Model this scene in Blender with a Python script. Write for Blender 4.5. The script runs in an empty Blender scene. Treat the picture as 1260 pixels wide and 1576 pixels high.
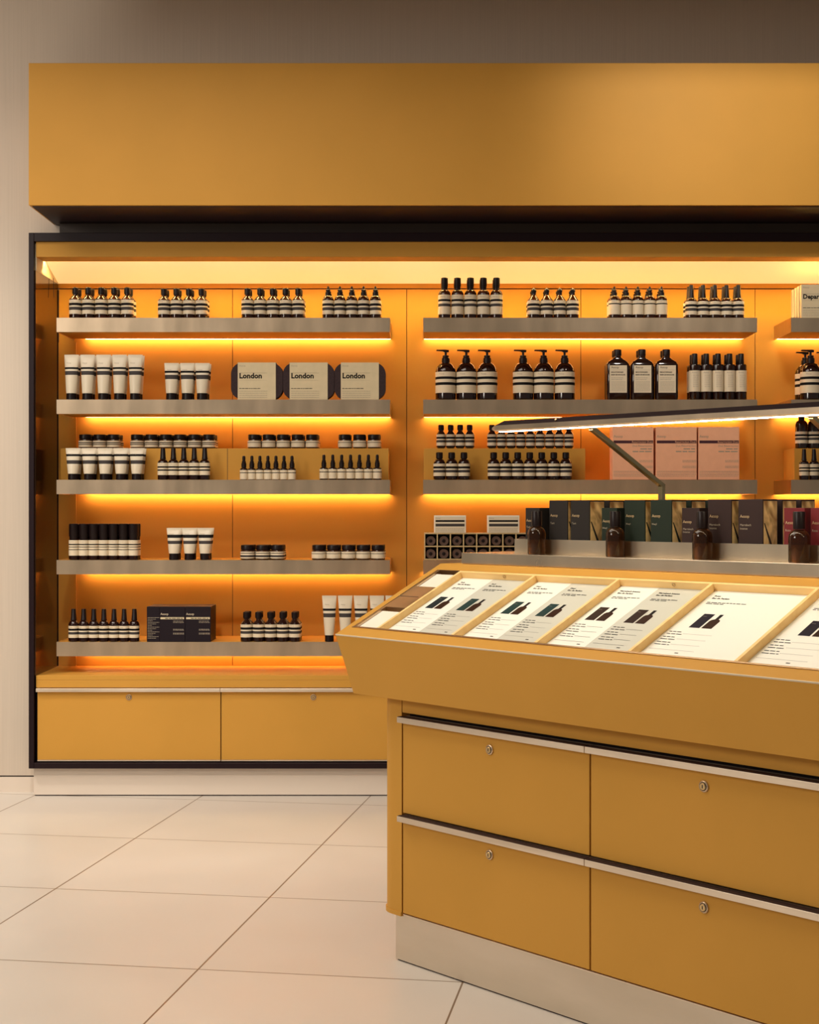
import bpy, math, random
from mathutils import Matrix, Vector, Euler
random.seed(7)
SC = bpy.context.scene
COL = SC.collection

# ------------------------------------------------------------------ camera, world, lights, exposure
F = 2320.0                      # focal length in pixels of the 1260x1576 frame
VX, VY, EYE = 650.0, 782.0, 1.2
cam = bpy.data.cameras.new('camera'); co = bpy.data.objects.new('camera', cam); COL.objects.link(co)
co.location = (0, 0, EYE); co.rotation_euler = (math.pi/2, 0, 0)
cam.sensor_fit = 'VERTICAL'; cam.sensor_height = 36; cam.lens = 36*F/1576
cam.shift_x = -(VX-630)/1576; cam.shift_y = (VY-788)/1576
cam.clip_start = .05
SC.camera = co
SC.view_settings.view_transform = 'Standard'; SC.view_settings.look = 'None'
SC.view_settings.gamma = 1; SC.view_settings.exposure = 0; SC.view_settings.use_curve_mapping = False
SC.cycles.use_denoising = True
SC.cycles.max_bounces = 8; SC.cycles.diffuse_bounces = 4; SC.cycles.transmission_bounces = 6
SC.cycles.sample_clamp_indirect = 6
w = bpy.data.worlds.new('world'); SC.world = w; w.use_nodes = True
w.node_tree.nodes['Background'].inputs[0].default_value = (1.0, .90, .78, 1)
w.node_tree.nodes['Background'].inputs[1].default_value = .19

def spot(x, y, z, tx, ty, tz, power, ang, blend=.6, rad=.08, col=(1, .91, .80)):
    l = bpy.data.lights.new('ceiling_spot', 'SPOT'); l.energy = power; l.color = col
    l.spot_size = math.radians(ang); l.spot_blend = blend; l.shadow_soft_size = rad
    o = bpy.data.objects.new('ceiling_spot', l); COL.objects.link(o); o.location = (x, y, z)
    o.rotation_euler = (Vector((tx, ty, tz))-Vector((x, y, z))).to_track_quat('-Z', 'Y').to_euler()
    return o
def area(x, y, z, tx, ty, tz, power, sx, sy, col=(1, .91, .80)):
    l = bpy.data.lights.new('ceiling_or_fill_light', 'AREA'); l.energy = power; l.color = col
    l.shape = 'RECTANGLE'; l.size = sx; l.size_y = sy
    o = bpy.data.objects.new('ceiling_or_fill_light', l); COL.objects.link(o); o.location = (x, y, z)
    o.rotation_euler = (Vector((tx, ty, tz))-Vector((x, y, z))).to_track_quat('-Z', 'Y').to_euler()
    return o
LED = (1, .62, .25)
area(-1.7, 3.9, 3.6, -1.7, 3.9001, 0, 100, 3.0, 2.4)
area(-4.3, .9, 2.9, .3, 3.4, .5, 88, 1.4, 1.2)  # added fill at the front left, well below the ceiling, brightens the island
spot(1.15, 4.0, 3.42, 1.25, 5.96, 2.75, 135, 52, 1, .15)
spot(-3.1, 4.7, 3.6, -2.6, 6.3, 1.3, 230, 62, 1, .12)
spot(-1.3, 4.0, 3.42, -1.2, 5.96, 2.60, 11, 75, 1, .15)
spot(-.7, 5.0, 3.6, -.75, 5.75, 0, 120, 60, 1, .12)
spot(-1.0, 2.9, 3.5, -.85, 6.1, .1, 185, 38, 1, .1)

# ------------------------------------------------------------------ materials
MATS = {}
def mat(name, col=(.5, .5, .5), rough=.5, metal=0, emis=None, es=0, trans=0, ior=1.45, coat=0, spec=.5):
    m = bpy.data.materials.new(name); m.use_nodes = True; b = m.node_tree.nodes['Principled BSDF']
    b.inputs['Base Color'].default_value = (*col, 1); b.inputs['Roughness'].default_value = rough
    b.inputs['Metallic'].default_value = metal; b.inputs['Transmission Weight'].default_value = trans
    b.inputs['IOR'].default_value = ior; b.inputs['Coat Weight'].default_value = coat
    b.inputs['Specular IOR Level'].default_value = spec
    if emis: b.inputs['Emission Color'].default_value = (*emis, 1); b.inputs['Emission Strength'].default_value = es
    MATS[name] = m
    return m
def noise_mat(name, c1, c2, scale=(1, 1, 1), rough=.5, metal=0, nscale=5, detail=4, rvar=0, bump=0, dist=0, coat=0, lo=.35, hi=.65, spec=.5):
    m = mat(name, c1, rough, metal, coat=coat, spec=spec); nt = m.node_tree; N = nt.nodes.new; L = nt.links.new; b = nt.nodes['Principled BSDF']
    tc = N('ShaderNodeTexCoord'); mp = N('ShaderNodeMapping'); mp.inputs['Scale'].default_value = scale
    nz = N('ShaderNodeTexNoise'); nz.inputs['Scale'].default_value = nscale; nz.inputs['Detail'].default_value = detail; nz.inputs['Distortion'].default_value = dist
    cr = N('ShaderNodeValToRGB'); cr.color_ramp.elements[0].color = (*c1, 1); cr.color_ramp.elements[1].color = (*c2, 1)
    cr.color_ramp.elements[0].position = lo; cr.color_ramp.elements[1].position = hi
    L(tc.outputs['Object'], mp.inputs[0]); L(mp.outputs[0], nz.inputs[0]); L(nz.outputs[0], cr.inputs[0]); L(cr.outputs[0], b.inputs['Base Color'])
    if rvar:
        mr = N('ShaderNodeMapRange'); mr.inputs[3].default_value = rough-rvar; mr.inputs[4].default_value = rough+rvar
        L(nz.outputs[0], mr.inputs[0]); L(mr.outputs[0], b.inputs['Roughness'])
    if bump:
        bp = N('ShaderNodeBump'); bp.inputs['Strength'].default_value = bump; bp.inputs['Distance'].default_value = .002
        L(nz.outputs[0], bp.inputs['Height']); L(bp.outputs[0], b.inputs['Normal'])
    return m
noise_mat('yellow', (.56, .286, .049), (.59, .300, .053), rough=.52, nscale=3, rvar=.03, spec=.18)
noise_mat('steel', (.62, .48, .33), (.76, .59, .41), (1, 1, .25), rough=.30, metal=1, nscale=9, detail=6, rvar=.07)
noise_mat('steel_streak', (.78, .66, .52), (.90, .78, .63), (.3, 6, 6), rough=.46, metal=1, nscale=9, rvar=.06)
noise_mat('kick_steel', (.74, .66, .54), (.84, .75, .63), (.4, 4, 2), rough=.42, metal=1, nscale=4, rvar=.08)
mat('frame_black', (.012, .004, .006), .4, spec=.25)
noise_mat('ledge_steel', (.80, .66, .48), (.92, .77, .57), (1, 1, .3), rough=.30, metal=1, nscale=7, rvar=.06)
mat('dark_gap_or_shade', (.025, .010, .010), .6)  # dark of open joints, also shade painted on handles and under the kick
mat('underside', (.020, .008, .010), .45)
noise_mat('neck', (.050, .030, .020), (.060, .036, .024), rough=.5)
mat('smoked_glass', (.11, .055, .030), .10, metal=.9)
mat('plinth', (.74, .64, .54), .35)
noise_mat('paper', (.86, .80, .66), (.89, .83, .70), rough=.6, nscale=20)
mat('card_white', (.90, .89, .80), .5)
mat('card_grey', (.60, .60, .52), .5)
mat('cream', (.72, .61, .44), .5)
mat('tube_cream', (.70, .61, .46), .32)
mat('ink', (.010, .008, .008), .6, spec=.12)
mat('ink_grey', (.05, .042, .04), .6, spec=.2)
mat('ink_soft', (.38, .32, .24), .6)
mat('cap_black', (.009, .004, .004), .35, spec=.3)
mat('amber', (.10, .026, .006), .07, trans=.82, ior=1.45)
mat('amber_dark', (.016, .004, .003), .10, coat=.3)
mat('amber_tester', (.085, .030, .008), .05, trans=.80, ior=1.4)
mat('jar_glass', (.05, .015, .006), .12, coat=.4)
noise_mat('pouch', (.022, .010, .012), (.034, .016, .018), rough=.8, nscale=120)
noise_mat('sleeve', (.62, .52, .33), (.66, .55, .35), rough=.65, nscale=30)
noise_mat('pink', (.88, .45, .27), (.92, .48, .29), rough=.6, nscale=30)
mat('plum', (.06, .015, .025), .6)
mat('black_box', (.010, .005, .009), .5, spec=.25)
mat('box_grey', (.020, .017, .016), .5, spec=.25)
mat('box_green', (.014, .022, .015), .5, spec=.25)
mat('box_brown', (.030, .016, .015), .5, spec=.25)
mat('box_red', (.15, .014, .018), .5, spec=.3)
mat('print_teal', (.012, .042, .042), .5, spec=.12); mat('print_navy', (.008, .020, .028), .5, spec=.12); mat('print_brown', (.028, .013, .010), .5, spec=.12); mat('print_violet', (.012, .009, .020), .5, spec=.12)
mat('print_amber', (.030, .009, .004), .5, spec=.12)
noise_mat('gold_art', (.34, .16, .04), (1.0, .72, .32), (1, 1, .5), rough=.4, nscale=26, detail=2, dist=1.2, lo=.36, hi=.62)
noise_mat('wood', (.92, .60, .23), (.98, .68, .29), (1, 8, 8), rough=.45, nscale=4, dist=.6)
noise_mat('crate_wood', (.50, .36, .17), (.60, .44, .22), (1, 6, 6), rough=.6, nscale=5)
mat('brass_print', (.55, .40, .22), .5); mat('roll_end', (.10, .055, .04), .45); mat('rim_metal', (.40, .27, .16), .35, metal=1)
mat('brass', (.75, .55, .28), .3, metal=1)
mat('bronze', (.45, .36, .20), .28, metal=1)
mat('lamp_top', (.022, .012, .012), .7, spec=.06)
mat('led', (1, .9, .7), .5, emis=(1, .60, .27), es=24)
mat('led_added', (1, .9, .7), .5, emis=(1, .70, .26), es=130)  # glow of the strip added behind the fascia
mat('lamp_led', (1, .9, .8), .5, emis=(1, .86, .62), es=38)
mat('diffuser', (1, .9, .7), .6, emis=(1, .68, .27), es=.72)
mat('lock_hole', (.02, .01, .01), .5)
noise_mat('wall_paint', (.58, .49, .395), (.62, .525, .425), (90, 90, .6), rough=.55, nscale=3, detail=5)
mat('ceiling_paint', (.5, .42, .33), .8)
def floor_material():
    m = mat('floor_tile', (.8, .7, .6), .22); nt = m.node_tree; N = nt.nodes.new; L = nt.links.new; b = nt.nodes['Principled BSDF']
    tc = N('ShaderNodeTexCoord'); mp = N('ShaderNodeMapping'); mp.vector_type = 'POINT'
    mp.inputs['Rotation'].default_value = (0, 0, FROT); mp.inputs['Location'].default_value = (FLX, FLY, 0)
    br = N('ShaderNodeTexBrick'); br.offset = 0; br.squash = 1
    br.inputs['Color1'].default_value = (.68, .62, .55, 1); br.inputs['Color2'].default_value = (.71, .65, .58, 1)
    br.inputs['Mortar'].default_value = (.22, .14, .08, 1); br.inputs['Scale'].default_value = 1
    br.inputs['Mortar Size'].default_value = .0026; br.inputs['Mortar Smooth'].default_value = .1
    br.inputs['Brick Width'].default_value = TW; br.inputs['Row Height'].default_value = TH
    nz = N('ShaderNodeTexNoise'); nz.inputs['Scale'].default_value = 3; nz.inputs['Detail'].default_value = 5
    mx = N('ShaderNodeMixRGB'); mx.blend_type = 'MULTIPLY'; mx.inputs[0].default_value = .12
    L(tc.outputs['Object'], mp.inputs[0]); L(mp.outputs[0], br.inputs[0]); L(tc.outputs['Object'], nz.inputs[0])
    L(br.outputs[0], mx.inputs[1]); L(nz.outputs[0], mx.inputs[2]); L(mx.outputs[0], b.inputs['Base Color'])
    mr = N('ShaderNodeMapRange'); mr.inputs[3].default_value = .25; mr.inputs[4].default_value = .42
    L(nz.outputs[0], mr.inputs[0]); L(mr.outputs[0], b.inputs['Roughness'])
    return m

# ------------------------------------------------------------------ mesh helpers
class MB:
    def __init__(s): s.v = []; s.f = []; s.m = []; s.s = []; s.mats = []
    def mi(s, name):
        if name not in s.mats: s.mats.append(name)
        return s.mats.index(name)
    def add(s, vs, fs, m, smooth=False, M=None):
        b = len(s.v)
        s.v += [tuple(M @ Vector(p)) if M else tuple(p) for p in vs]
        for k, f in enumerate(fs):
            s.f.append([b+i for i in f]); s.m.append(s.mi(m[k] if isinstance(m, list) else m)); s.s.append(smooth)
        return s
    def box(s, x0, x1, y0, y1, z0, z1, m, M=None):
        v = [(x, y, z) for x in (x0, x1) for y in (y0, y1) for z in (z0, z1)]
        f = [(0, 1, 3, 2), (4, 6, 7, 5), (0, 4, 5, 1), (2, 3, 7, 6), (0, 2, 6, 4), (1, 5, 7, 3)]
        return s.add(v, f, m, False, M)
    def prism(s, pts, h0, h1, m, axis='y', M=None, smooth=False, side=None):
        # outline pts extruded along an axis: 'y': pts are (x,z); 'z': (x,y); 'x': (y,z)
        n = len(pts)
        mk = {'y': lambda p, h: (p[0], h, p[1]), 'z': lambda p, h: (p[0], p[1], h), 'x': lambda p, h: (h, p[0], p[1])}[axis]
        v = [mk(p, h0) for p in pts]+[mk(p, h1) for p in pts]
        s.add(v, [tuple(range(n)), tuple(range(2*n-1, n-1, -1))], m, False, M)
        return s.add(v, [(i, i+n, (i+1) % n+n, (i+1) % n) for i in range(n)], side or m, smooth, M)
    def lathe(s, prof, m, n=24, M=None, sy=1, smooth=True):
        # prof rows: (r, z[, material of the band above])
        v = []; f = []; mm = []
        for p in prof:
            for k in range(n):
                a = 2*math.pi*k/n; v.append((p[0]*math.cos(a), sy*p[0]*math.sin(a), p[1]))
        for i in range(len(prof)-1):
            for k in range(n):
                j = (k+1) % n
                f.append((i*n+k, i*n+j, (i+1)*n+j, (i+1)*n+k)); mm.append(prof[i][2] if len(prof[i]) > 2 else m)
        f.append(tuple(reversed(range(n)))); mm.append(m)
        f.append(tuple(range((len(prof)-1)*n, len(prof)*n))); mm.append(m)
        return s.add(v, f, mm, smooth, M)
    def cyl(s, p0, p1, r, m, n=16, smooth=True, cap=True):
        p0 = Vector(p0); p1 = Vector(p1); d = p1-p0; M = Matrix.Translation(p0) @ d.to_track_quat('Z', 'Y').to_matrix().to_4x4()
        return s.lathe([(r, 0), (r, d.length)], m, n, M, smooth=smooth)
    def text(s, txt, size, x, y, m, M, align='LEFT', bold=False):
        vs, fs = glyphs(txt, align, bold)
        T = M @ Matrix.Translation((x, y, 0)) @ Matrix.Scale(size, 4)
        s.add(vs, fs, m, False, T)
        return s
    def build(s, name, parent=None, loc=(0, 0, 0), rot=None, bevel=0, sharp=32):
        me = bpy.data.meshes.new(name); me.from_pydata(s.v, [], s.f)
        for mn in s.mats: me.materials.append(MATS[mn])
        me.polygons.foreach_set('material_index', s.m); me.polygons.foreach_set('use_smooth', s.s); me.update()
        if any(s.s): me.set_sharp_from_angle(angle=math.radians(sharp))
        o = bpy.data.objects.new(name, me); COL.objects.link(o); o.location = loc
        if rot: o.rotation_euler = rot
        if parent: o.parent = parent
        if bevel:
            b = o.modifiers.new('bevel', 'BEVEL'); b.width = bevel; b.segments = 2; b.limit_method = 'ANGLE'
        return o
_gl = {}
def glyphs(txt, align, bold=False):
    if (txt, align, bold) not in _gl:
        c = bpy.data.curves.new('t', 'FONT'); c.body = txt; c.size = 1; c.align_x = align; c.resolution_u = 2; c.offset = .035 if bold else 0
        o = bpy.data.objects.new('t', c); me = bpy.data.meshes.new_from_object(o)
        _gl[(txt, align, bold)] = ([tuple(v.co) for v in me.vertices], [tuple(p.vertices) for p in me.polygons])
        bpy.data.objects.remove(o); bpy.data.meshes.remove(me); bpy.data.curves.remove(c)
    return _gl[(txt, align, bold)]
def words(mb, x0, x1, y, h, m, M, z=0, seed=0):
    """a line of copy too small to read: short strokes of word length"""
    r = random.Random(seed*977+int(y*1e5)); x = x0
    while x < x1-h:
        l = min(h*r.uniform(1.4, 4.2), x1-x)
        mb.add([(x, y, z), (x+l, y, z), (x+l, y+h*.62, z), (x, y+h*.62, z)], [(0, 1, 2, 3)], m, False, M); x += l+h*.55
def rule(mb, x0, x1, y, h, m, M, z=0):
    mb.add([(x0, y, z), (x1, y, z), (x1, y+h, z), (x0, y+h, z)], [(0, 1, 2, 3)], m, False, M)
def front(y):   # text frame standing upright, facing the viewer: x right, y up
    return Matrix.Translation((0, y, 0)) @ Matrix.Rotation(math.pi/2, 4, 'X')
def tag(o, label=None, cat=None, group=None, kind=None):
    if label: o['label'] = label
    if cat: o['category'] = cat
    if group: o['group'] = group
    if kind: o['kind'] = kind
    return o
def empty(name, loc=(0, 0, 0), rot=None):
    o = bpy.data.objects.new(name, None); COL.objects.link(o); o.location = loc; o.empty_display_size = .05
    if rot: o.rotation_euler = rot
    return o
def copy_tree(o, parent=None, loc=None):
    c = o.copy(); COL.objects.link(c); c.parent = parent
    if loc is not None: c.location = loc
    for ch in KIDS.get(o.name, []): copy_tree(ch, c)
    return c
KIDS = {}
def kids_of(root):
    for o in list(COL.objects):
        if o.parent: KIDS.setdefault(o.parent.name, []).append(o) if o not in KIDS.get(o.parent.name, []) else None
def px(x, Y): return (x-VX)/F*Y
def pz(y, Y): return EYE+(VY-y)/F*Y

# ------------------------------------------------------------------ the setting
YW = 6.37
FROT = math.radians(-8.83)
FLX, FLY, TW, TH = 0, 0, 1, 1
# tile grid: joints measured on the floor
def floor_pt(x, y):
    Y = EYE*F/(y-VY); return Vector((px(x, Y), Y))
def rot2(p): c, s_ = math.cos(FROT), math.sin(FROT); return Vector((c*p[0]-s_*p[1], s_*p[0]+c*p[1]))
FROT = math.atan(360/2320.)
gA = [rot2(floor_pt(303, 1230)), rot2(floor_pt(565, 1230))]
gB = [rot2(floor_pt(0, 1283)), rot2(floor_pt(0, 1363)), rot2(floor_pt(0, 1477))]
TW = gA[1][0]-gA[0][0]; TH = (gB[0][1]-gB[2][1])/2
FLX = -gA[0][0]+10*TW; FLY = -gB[0][1]+20*TH
mat('x'); floor_material()
tag(MB().box(-6, 6, -1, 7.4, -.1, 0, 'floor_tile').build('floor'), kind='structure')
tag(MB().box(-6, 6, -1, 7.4, 3.9, 4.0, 'ceiling_paint').build('ceiling'), kind='structure')
tag(MB().box(-1.9, 6, 5.1, 5.25, 3.17, 3.9, 'ceiling_paint').build('light_blocker_1'), kind='structure')  # added unseen beam, keeps light off the wall above the header
NX0, NX1 = -1.6325, 3.03        # outer width of the shelving unit
wb = MB().box(-6, NX0, YW, YW+.1, .07, 3.9, 'wall_paint').box(NX1, 6, YW, YW+.1, .07, 3.9, 'wall_paint').box(NX0, NX1, YW, YW+.1, 2.342, 3.9, 'wall_paint')
tag(wb.build('wall_back'), kind='structure')
for a, b in ((-6, NX0+.03), (NX1-.03, 6)):
    tag(MB().box(a, b, YW, YW+.1, 0, .064, 'plinth').box(a, b, YW+.01, YW+.1, .064, .0702, 'dark_gap_or_shade').build('baseboard_'+('left' if a < 0 else 'right')), kind='structure')

# ------------------------------------------------------------------ header above the shelving
hd = empty('sign_header', (0, 5.96, 2.397)); tag(hd, 'long blank mustard yellow fascia box mounted high above the shelving', 'fascia')
HX0, HX1 = px(44, 5.96), 3.1
MB().box(HX0, HX1, 0, .41, 0, .563, 'yellow').build('box', hd, bevel=.002)
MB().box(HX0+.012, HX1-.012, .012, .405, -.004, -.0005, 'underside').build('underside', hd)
MB().box(px(93, 6.33), HX1-.1, .355, .405, -.0545, -.0045, 'neck').build('neck', hd)

# ------------------------------------------------------------------ shelving unit
YF, YB, YD = 6.25, 6.65, 6.264
un = empty('display_cabinet', (0, 6.25, 0)); tag(un, 'mustard yellow wall shelving unit with dark frame, lit recess and base drawers', 'cabinet')
def U(mb, name, parent=un, **k):       # coordinates in the world, children of the unit
    o = mb.build(name, parent, **k); o.location = (0, -6.25, 0) if parent is un else (0, 0, 0); return o
FZ0, FZ1 = .1197, 2.342
fr = MB()
fr.box(NX0, NX0+.022, YF, YB, FZ0, FZ1, 'frame_black').box(NX1-.022, NX1, YF, YB, FZ0, FZ1, 'frame_black')
fr.box(NX0+.022, NX1-.022, YF, YB, FZ1-.036, FZ1, 'frame_black').box(NX0+.022, NX1-.022, YF, YB, FZ0, FZ0+.024, 'frame_black')
U(fr, 'frame', bevel=.0015)
U(MB().box(px(52, 6.284), NX1-.03, 6.284, 6.6, .005, FZ0, 'plinth').box(px(52, 6.284)+.004, NX1-.034, 6.288, 6.6, 0, .005, 'dark_gap_or_shade'), 'plinth')
SX0, SX1 = -1.6055, 3.003
ZC = pz(1039.5, YD)             # counter height
pitch = .768
for i in range(6):
    a = SX0+i*pitch; U(MB().box(a+.0015, a+pitch-.0015, YB, YB+.02, ZC+.001, 2.165, 'yellow'), 'back_panel')
U(MB().box(SX0, SX1, YB+.006, YB+.03, .5, 2.3, 'dark_gap_or_shade'), 'backing')
U(MB().box(SX0, SX1, YB-.002, YB+.02, 2.170, 2.192, 'yellow'), 'top_rail')
U(MB().box(SX0-.005, SX0, YF+.01, YB, ZC+.0005, 2.187, 'smoked_glass'), 'side_panel')
U(MB().box(SX1, SX1+.005, YF+.01, YB, ZC+.0005, 2.187, 'smoked_glass'), 'side_panel')
U(MB().box(SX0, SX0+.003, YB-.012, YB-.001, ZC+.0005, 2.16, 'frame_black'), 'corner_trim')
U(MB().box(SX0+.003, px(117, 6.64), YB-.010, YB-.001, ZC+.0005, 1.93, 'yellow'), 'filler_strip')
U(MB().box(SX0, SX1, YD, 6.382, 2.244, 2.306, 'yellow').box(SX0, SX1, 6.382, 6.412, 2.262, 2.306, 'yellow'), 'top_fascia')
U(MB().prism([(6.412, 2.2505), (YB-.003, 2.190), (YB-.003, 2.215), (6.412, 2.2615)], SX0+.002, SX1-.002, 'diffuser', axis='x'), 'light_diffuser')
for xa in (SX0-.004, SX1-.001): U(MB().box(xa, xa+.005, YF+.02, YB, 2.188, 2.3, 'cream'), 'upper_side_panel')
U(MB().box(SX0+.01, SX1-.01, 6.3835, 6.3945, 2.2590, 2.2618, 'led_added'), 'added_light_strip')  # added strip hidden in the fascia slot, brightens the top niche wall
# thin cable at the left corner
U(MB().cyl((px(82, 6.52), 6.52, 2.195), (px(83, 6.52), 6.52, 2.11), .0012, 'frame_black', 6), 'cable')
ZC = pz(1039.5, YD)             # counter height
U(MB().box(SX0, SX1, YD, YB+.005, ZC-.02, ZC, 'yellow').box(SX0, SX1, YD, YD+.02, ZC-.0505, ZC-.02, 'yellow'), 'counter', bevel=.0015)
U(MB().box(SX0, SX1, YD+.02, YB, FZ0+.024, ZC-.0205, 'dark_gap_or_shade'), 'carcass')
zt = pz(1059, YD); zb = pz(1169.5, YD)
def lock(parent, M):
    l = MB()
    l.lathe([(.0125, 0), (.0125, .003), (.0105, .0045), (.0095, .0045)], 'steel', 28, M)
    l.lathe([(.0078, .0042), (.0078, .0058), (.0068, .0068)], 'brass', 24, M)
    l.lathe([(.0094, .0044), (.0094, .0047)], 'lock_hole', 24, M)
    l.box(-.0011, .0011, -.0036, .0036, .0066, .0072, 'lock_hole', M)
    o = l.build('lock', parent); return o
for i in range(6):
    a = SX0+i*pitch+(.006 if i == 0 else .002); b = SX0+(i+1)*pitch-.002
    d = MB().box(a, b, YD, YD+.018, zb, zt-.015, 'yellow').build('drawer', un, bevel=.001); d.location = (0, -6.25, 0)
    MB().box(a-.003, b, YD-.016, YD+.018, zt-.0145, zt, 'steel_streak').build('handle', d, bevel=.001)
    lock(d, Matrix.Translation(((a+b)/2, YD-.0002, pz(1073, YD))) @ Matrix.Rotation(math.pi/2, 4, 'X'))
    MB().box(a, b, YD-.001, YD+.018, zb-.005, zb-.0003, 'steel_streak').build('bottom_trim', d)

# ------------------------------------------------------------------ shelves
SF, SZ = 6.34, [2.0007, 1.6565, 1.3189, .9814, .637]
SECX = [(px(87, SF), px(600, SF)), (px(651, SF), px(1165, SF)), (px(1217, SF), px(1217, SF)+1.404)]
ORD = ['first', 'second', 'third', 'fourth', 'fifth', 'sixth', 'seventh', 'eighth', 'ninth']
ROWN = ['top', 'second', 'third', 'fourth', 'bottom']; BAYN = ['left', 'middle', 'right']
for b, (x0, x1) in enumerate(SECX):
    for k, z in enumerate(SZ):
        e = empty('wall_shelf', ((x0+x1)/2, SF, z))
        h = (x1-x0)/2
        tag(e, f'steel-fronted shelf with light beneath, {ROWN[k]} in the {BAYN[b]} bay', 'shelf', 'steel fronted shelves of the wall unit')
        MB().box(-h+.003, h-.003, .003, YB-SF-.034, -.058, -.0005, 'yellow').box(-h+.003, h-.003, YB-SF-.034, YB-SF-.001, -.046, -.0005, 'yellow').build('board', e)
        s = MB().box(-h, h, 0, .003, -.060, 0, 'steel').box(-h, -h+.003, .003, YB-SF-.001, -.060, 0, 'steel').box(h-.003, h, .003, YB-SF-.001, -.060, 0, 'steel')
        s.build('steel_edge', e)
        xl = -h+.06 if b == 0 else -h+.005
        MB().box(xl, h-.005, YB-SF-.0315, YB-SF-.0205, -.0578, -.0462, 'led').build('light_strip', e)
for b, a0, a1 in ((0, px(93, 6.44), px(598, 6.44)), (1, px(652, 6.44), px(900.5, 6.44)), (2, px(1222, 6.44), px(1222, 6.44)+1.1)):
    zr = 1.4545-SZ[2]
    e = tag(MB().box(a0-a0, a1-a0, 0, .19, 0, zr, 'yellow').build('shelf_riser', None, (a0, 6.44, SZ[2]+.0005), bevel=.001),
            f'low yellow box riser at the back of the third {BAYN[b]} bay shelf', 'riser', 'box risers on the third shelves')
    if b == 0:
        MB().box(px(350, 6.44)-a0-.001, px(350, 6.44)-a0+.001, -.0006, -.0001, 0, zr, 'dark_gap_or_shade').build('seam', e)
ZR = 1.4545+.001

# ------------------------------------------------------------------ products
STR = [('cream', .28), ('ink_grey', .21), ('cream', .11), ('ink', .18), ('cream', .22)]        # bands from the bottom
STR3 = [('cream', .34), ('ink', .12), ('cream', .13), ('ink', .13), ('cream', .28)]
FULL = [('cream', .66), ('ink', .08), ('cream', .26)]
PLAIN = [('cream', 1)]
def label_band(mb, r, z0, z1, bands, off=.0005, full=True):
    prof = []; z = z0
    for m, f in bands:
        prof.append((r+off, z, m)); z += (z1-z0)*f
    prof.append((r+off, z1, bands[-1][0]))
    mb.lathe([(r, z0, bands[0][0])]+prof+[(r, z1, 'cream')], 'cream', 28)
    # small lines of copy on the front of the label
    M = front(-r-.0008)
    t = z1-(z1-z0)*.13; w_ = r*.5
    mb.text('Aesop', (z1-z0)*.085+.0012, -w_*1.35, t, 'ink_soft', M)
def finish(root, parts):
    return root
def bottle(name, R, zs, zn, ztop, cap, lab, bands, glass='amber', capw=None, neck=None, nz=None, base_ch=.12, seg=28, cone=False):
    """R body radius, zs shoulder start, zn shoulder end, ztop total height"""
    e = empty(name); capw = capw or R*.52; neck = neck or R*.42
    g = MB(); ch = R*base_ch
    pr = [(R-ch, 0), (R, ch*.9), (R, zs)]
    for k in range(1, 7):
        a = k/6; 
        if cone: pr.append((R+(neck-R)*(.06+.94*a), zs+(zn-zs)*(.08+.80*a)))
        else: pr.append((R+(neck-R)*(a**1.25 if a < 1 else 1), zs+(zn-zs)*math.sin(a*math.pi/2)**.9))
    pr.append((neck, zn+.003))
    g.lathe(pr, glass, seg); g.build('glass_body', e)
    l = MB(); label_band(l, R, lab[0], lab[1], bands); l.build('label', e)
    c = MB(); z0 = zn+.001
    if cap == 'screw':
        c.lathe([(neck*1.12, z0), (capw, z0+.003), (capw, ztop-.003), (capw-.002, ztop)], 'cap_black', seg)
    elif cap == 'ball':
        H = ztop-z0; c.lathe([(neck*1.05, z0), (neck*1.05, z0+H*.25)]+[(capw*math.sin(math.pi*(.28+.72*q/6)) if q < 6 else .001, z0+H*(.25+.75*q/6)) for q in range(7)], 'cap_black', seg)
    elif cap == 'dropper':
        H = ztop-z0
        c.lathe([(neck*1.15, z0), (neck*1.15, z0+H*.34), (neck*.72, z0+H*.36), (neck*.72, z0+H*.44), (neck*.98, z0+H*.47), (neck*.98, z0+H*.58), (neck*.62, z0+H*.66), (neck*.50, z0+H*.88), (neck*.28, ztop)], 'cap_black', seg)
    elif cap == 'pipette':
        H = ztop-z0
        c.lathe([(capw, z0), (capw, z0+H*.36), (capw*.82, z0+H*.40), (capw*.82, z0+H*.52), (capw*.60, z0+H*.56), (capw*.66, z0+H*.80), (capw*.55, z0+H*.96), (capw*.2, ztop)], 'cap_black', seg)
    elif cap == 'spray':
        c.lathe([(capw*1.08, z0), (capw*1.08, z0+.004), (capw, z0+.006), (capw*.80, ztop-.002), (capw*.74, ztop)], 'cap_black', seg)
    elif cap == 'tall':
        c.lathe([(capw*.9, z0), (capw*.9, z0+.012), (capw, z0+.016), (capw, ztop-.002), (capw-.0015, ztop)], 'cap_black', seg)
    if cap == 'pump':
        c.lathe([(capw, z0), (capw*1.04, z0+.004), (capw, z0+.018), (capw*.8, z0+.022), (capw*.8, z0+.03), (capw*.3, z0+.032), (capw*.3, ztop-.008)], 'cap_black', seg)
        c.build('pump_collar', e)
        n = MB(); n.prism([(-.040, ztop-.005), (-.039, ztop), (.0, ztop+.0), (.014, ztop-.001), (.013, ztop-.011), (-.006, ztop-.011), (-.012, ztop-.007)], -.006, .006, 'cap_black')
        n.build('nozzle', e)
    else: c.build('cap', e)
    return e
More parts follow.
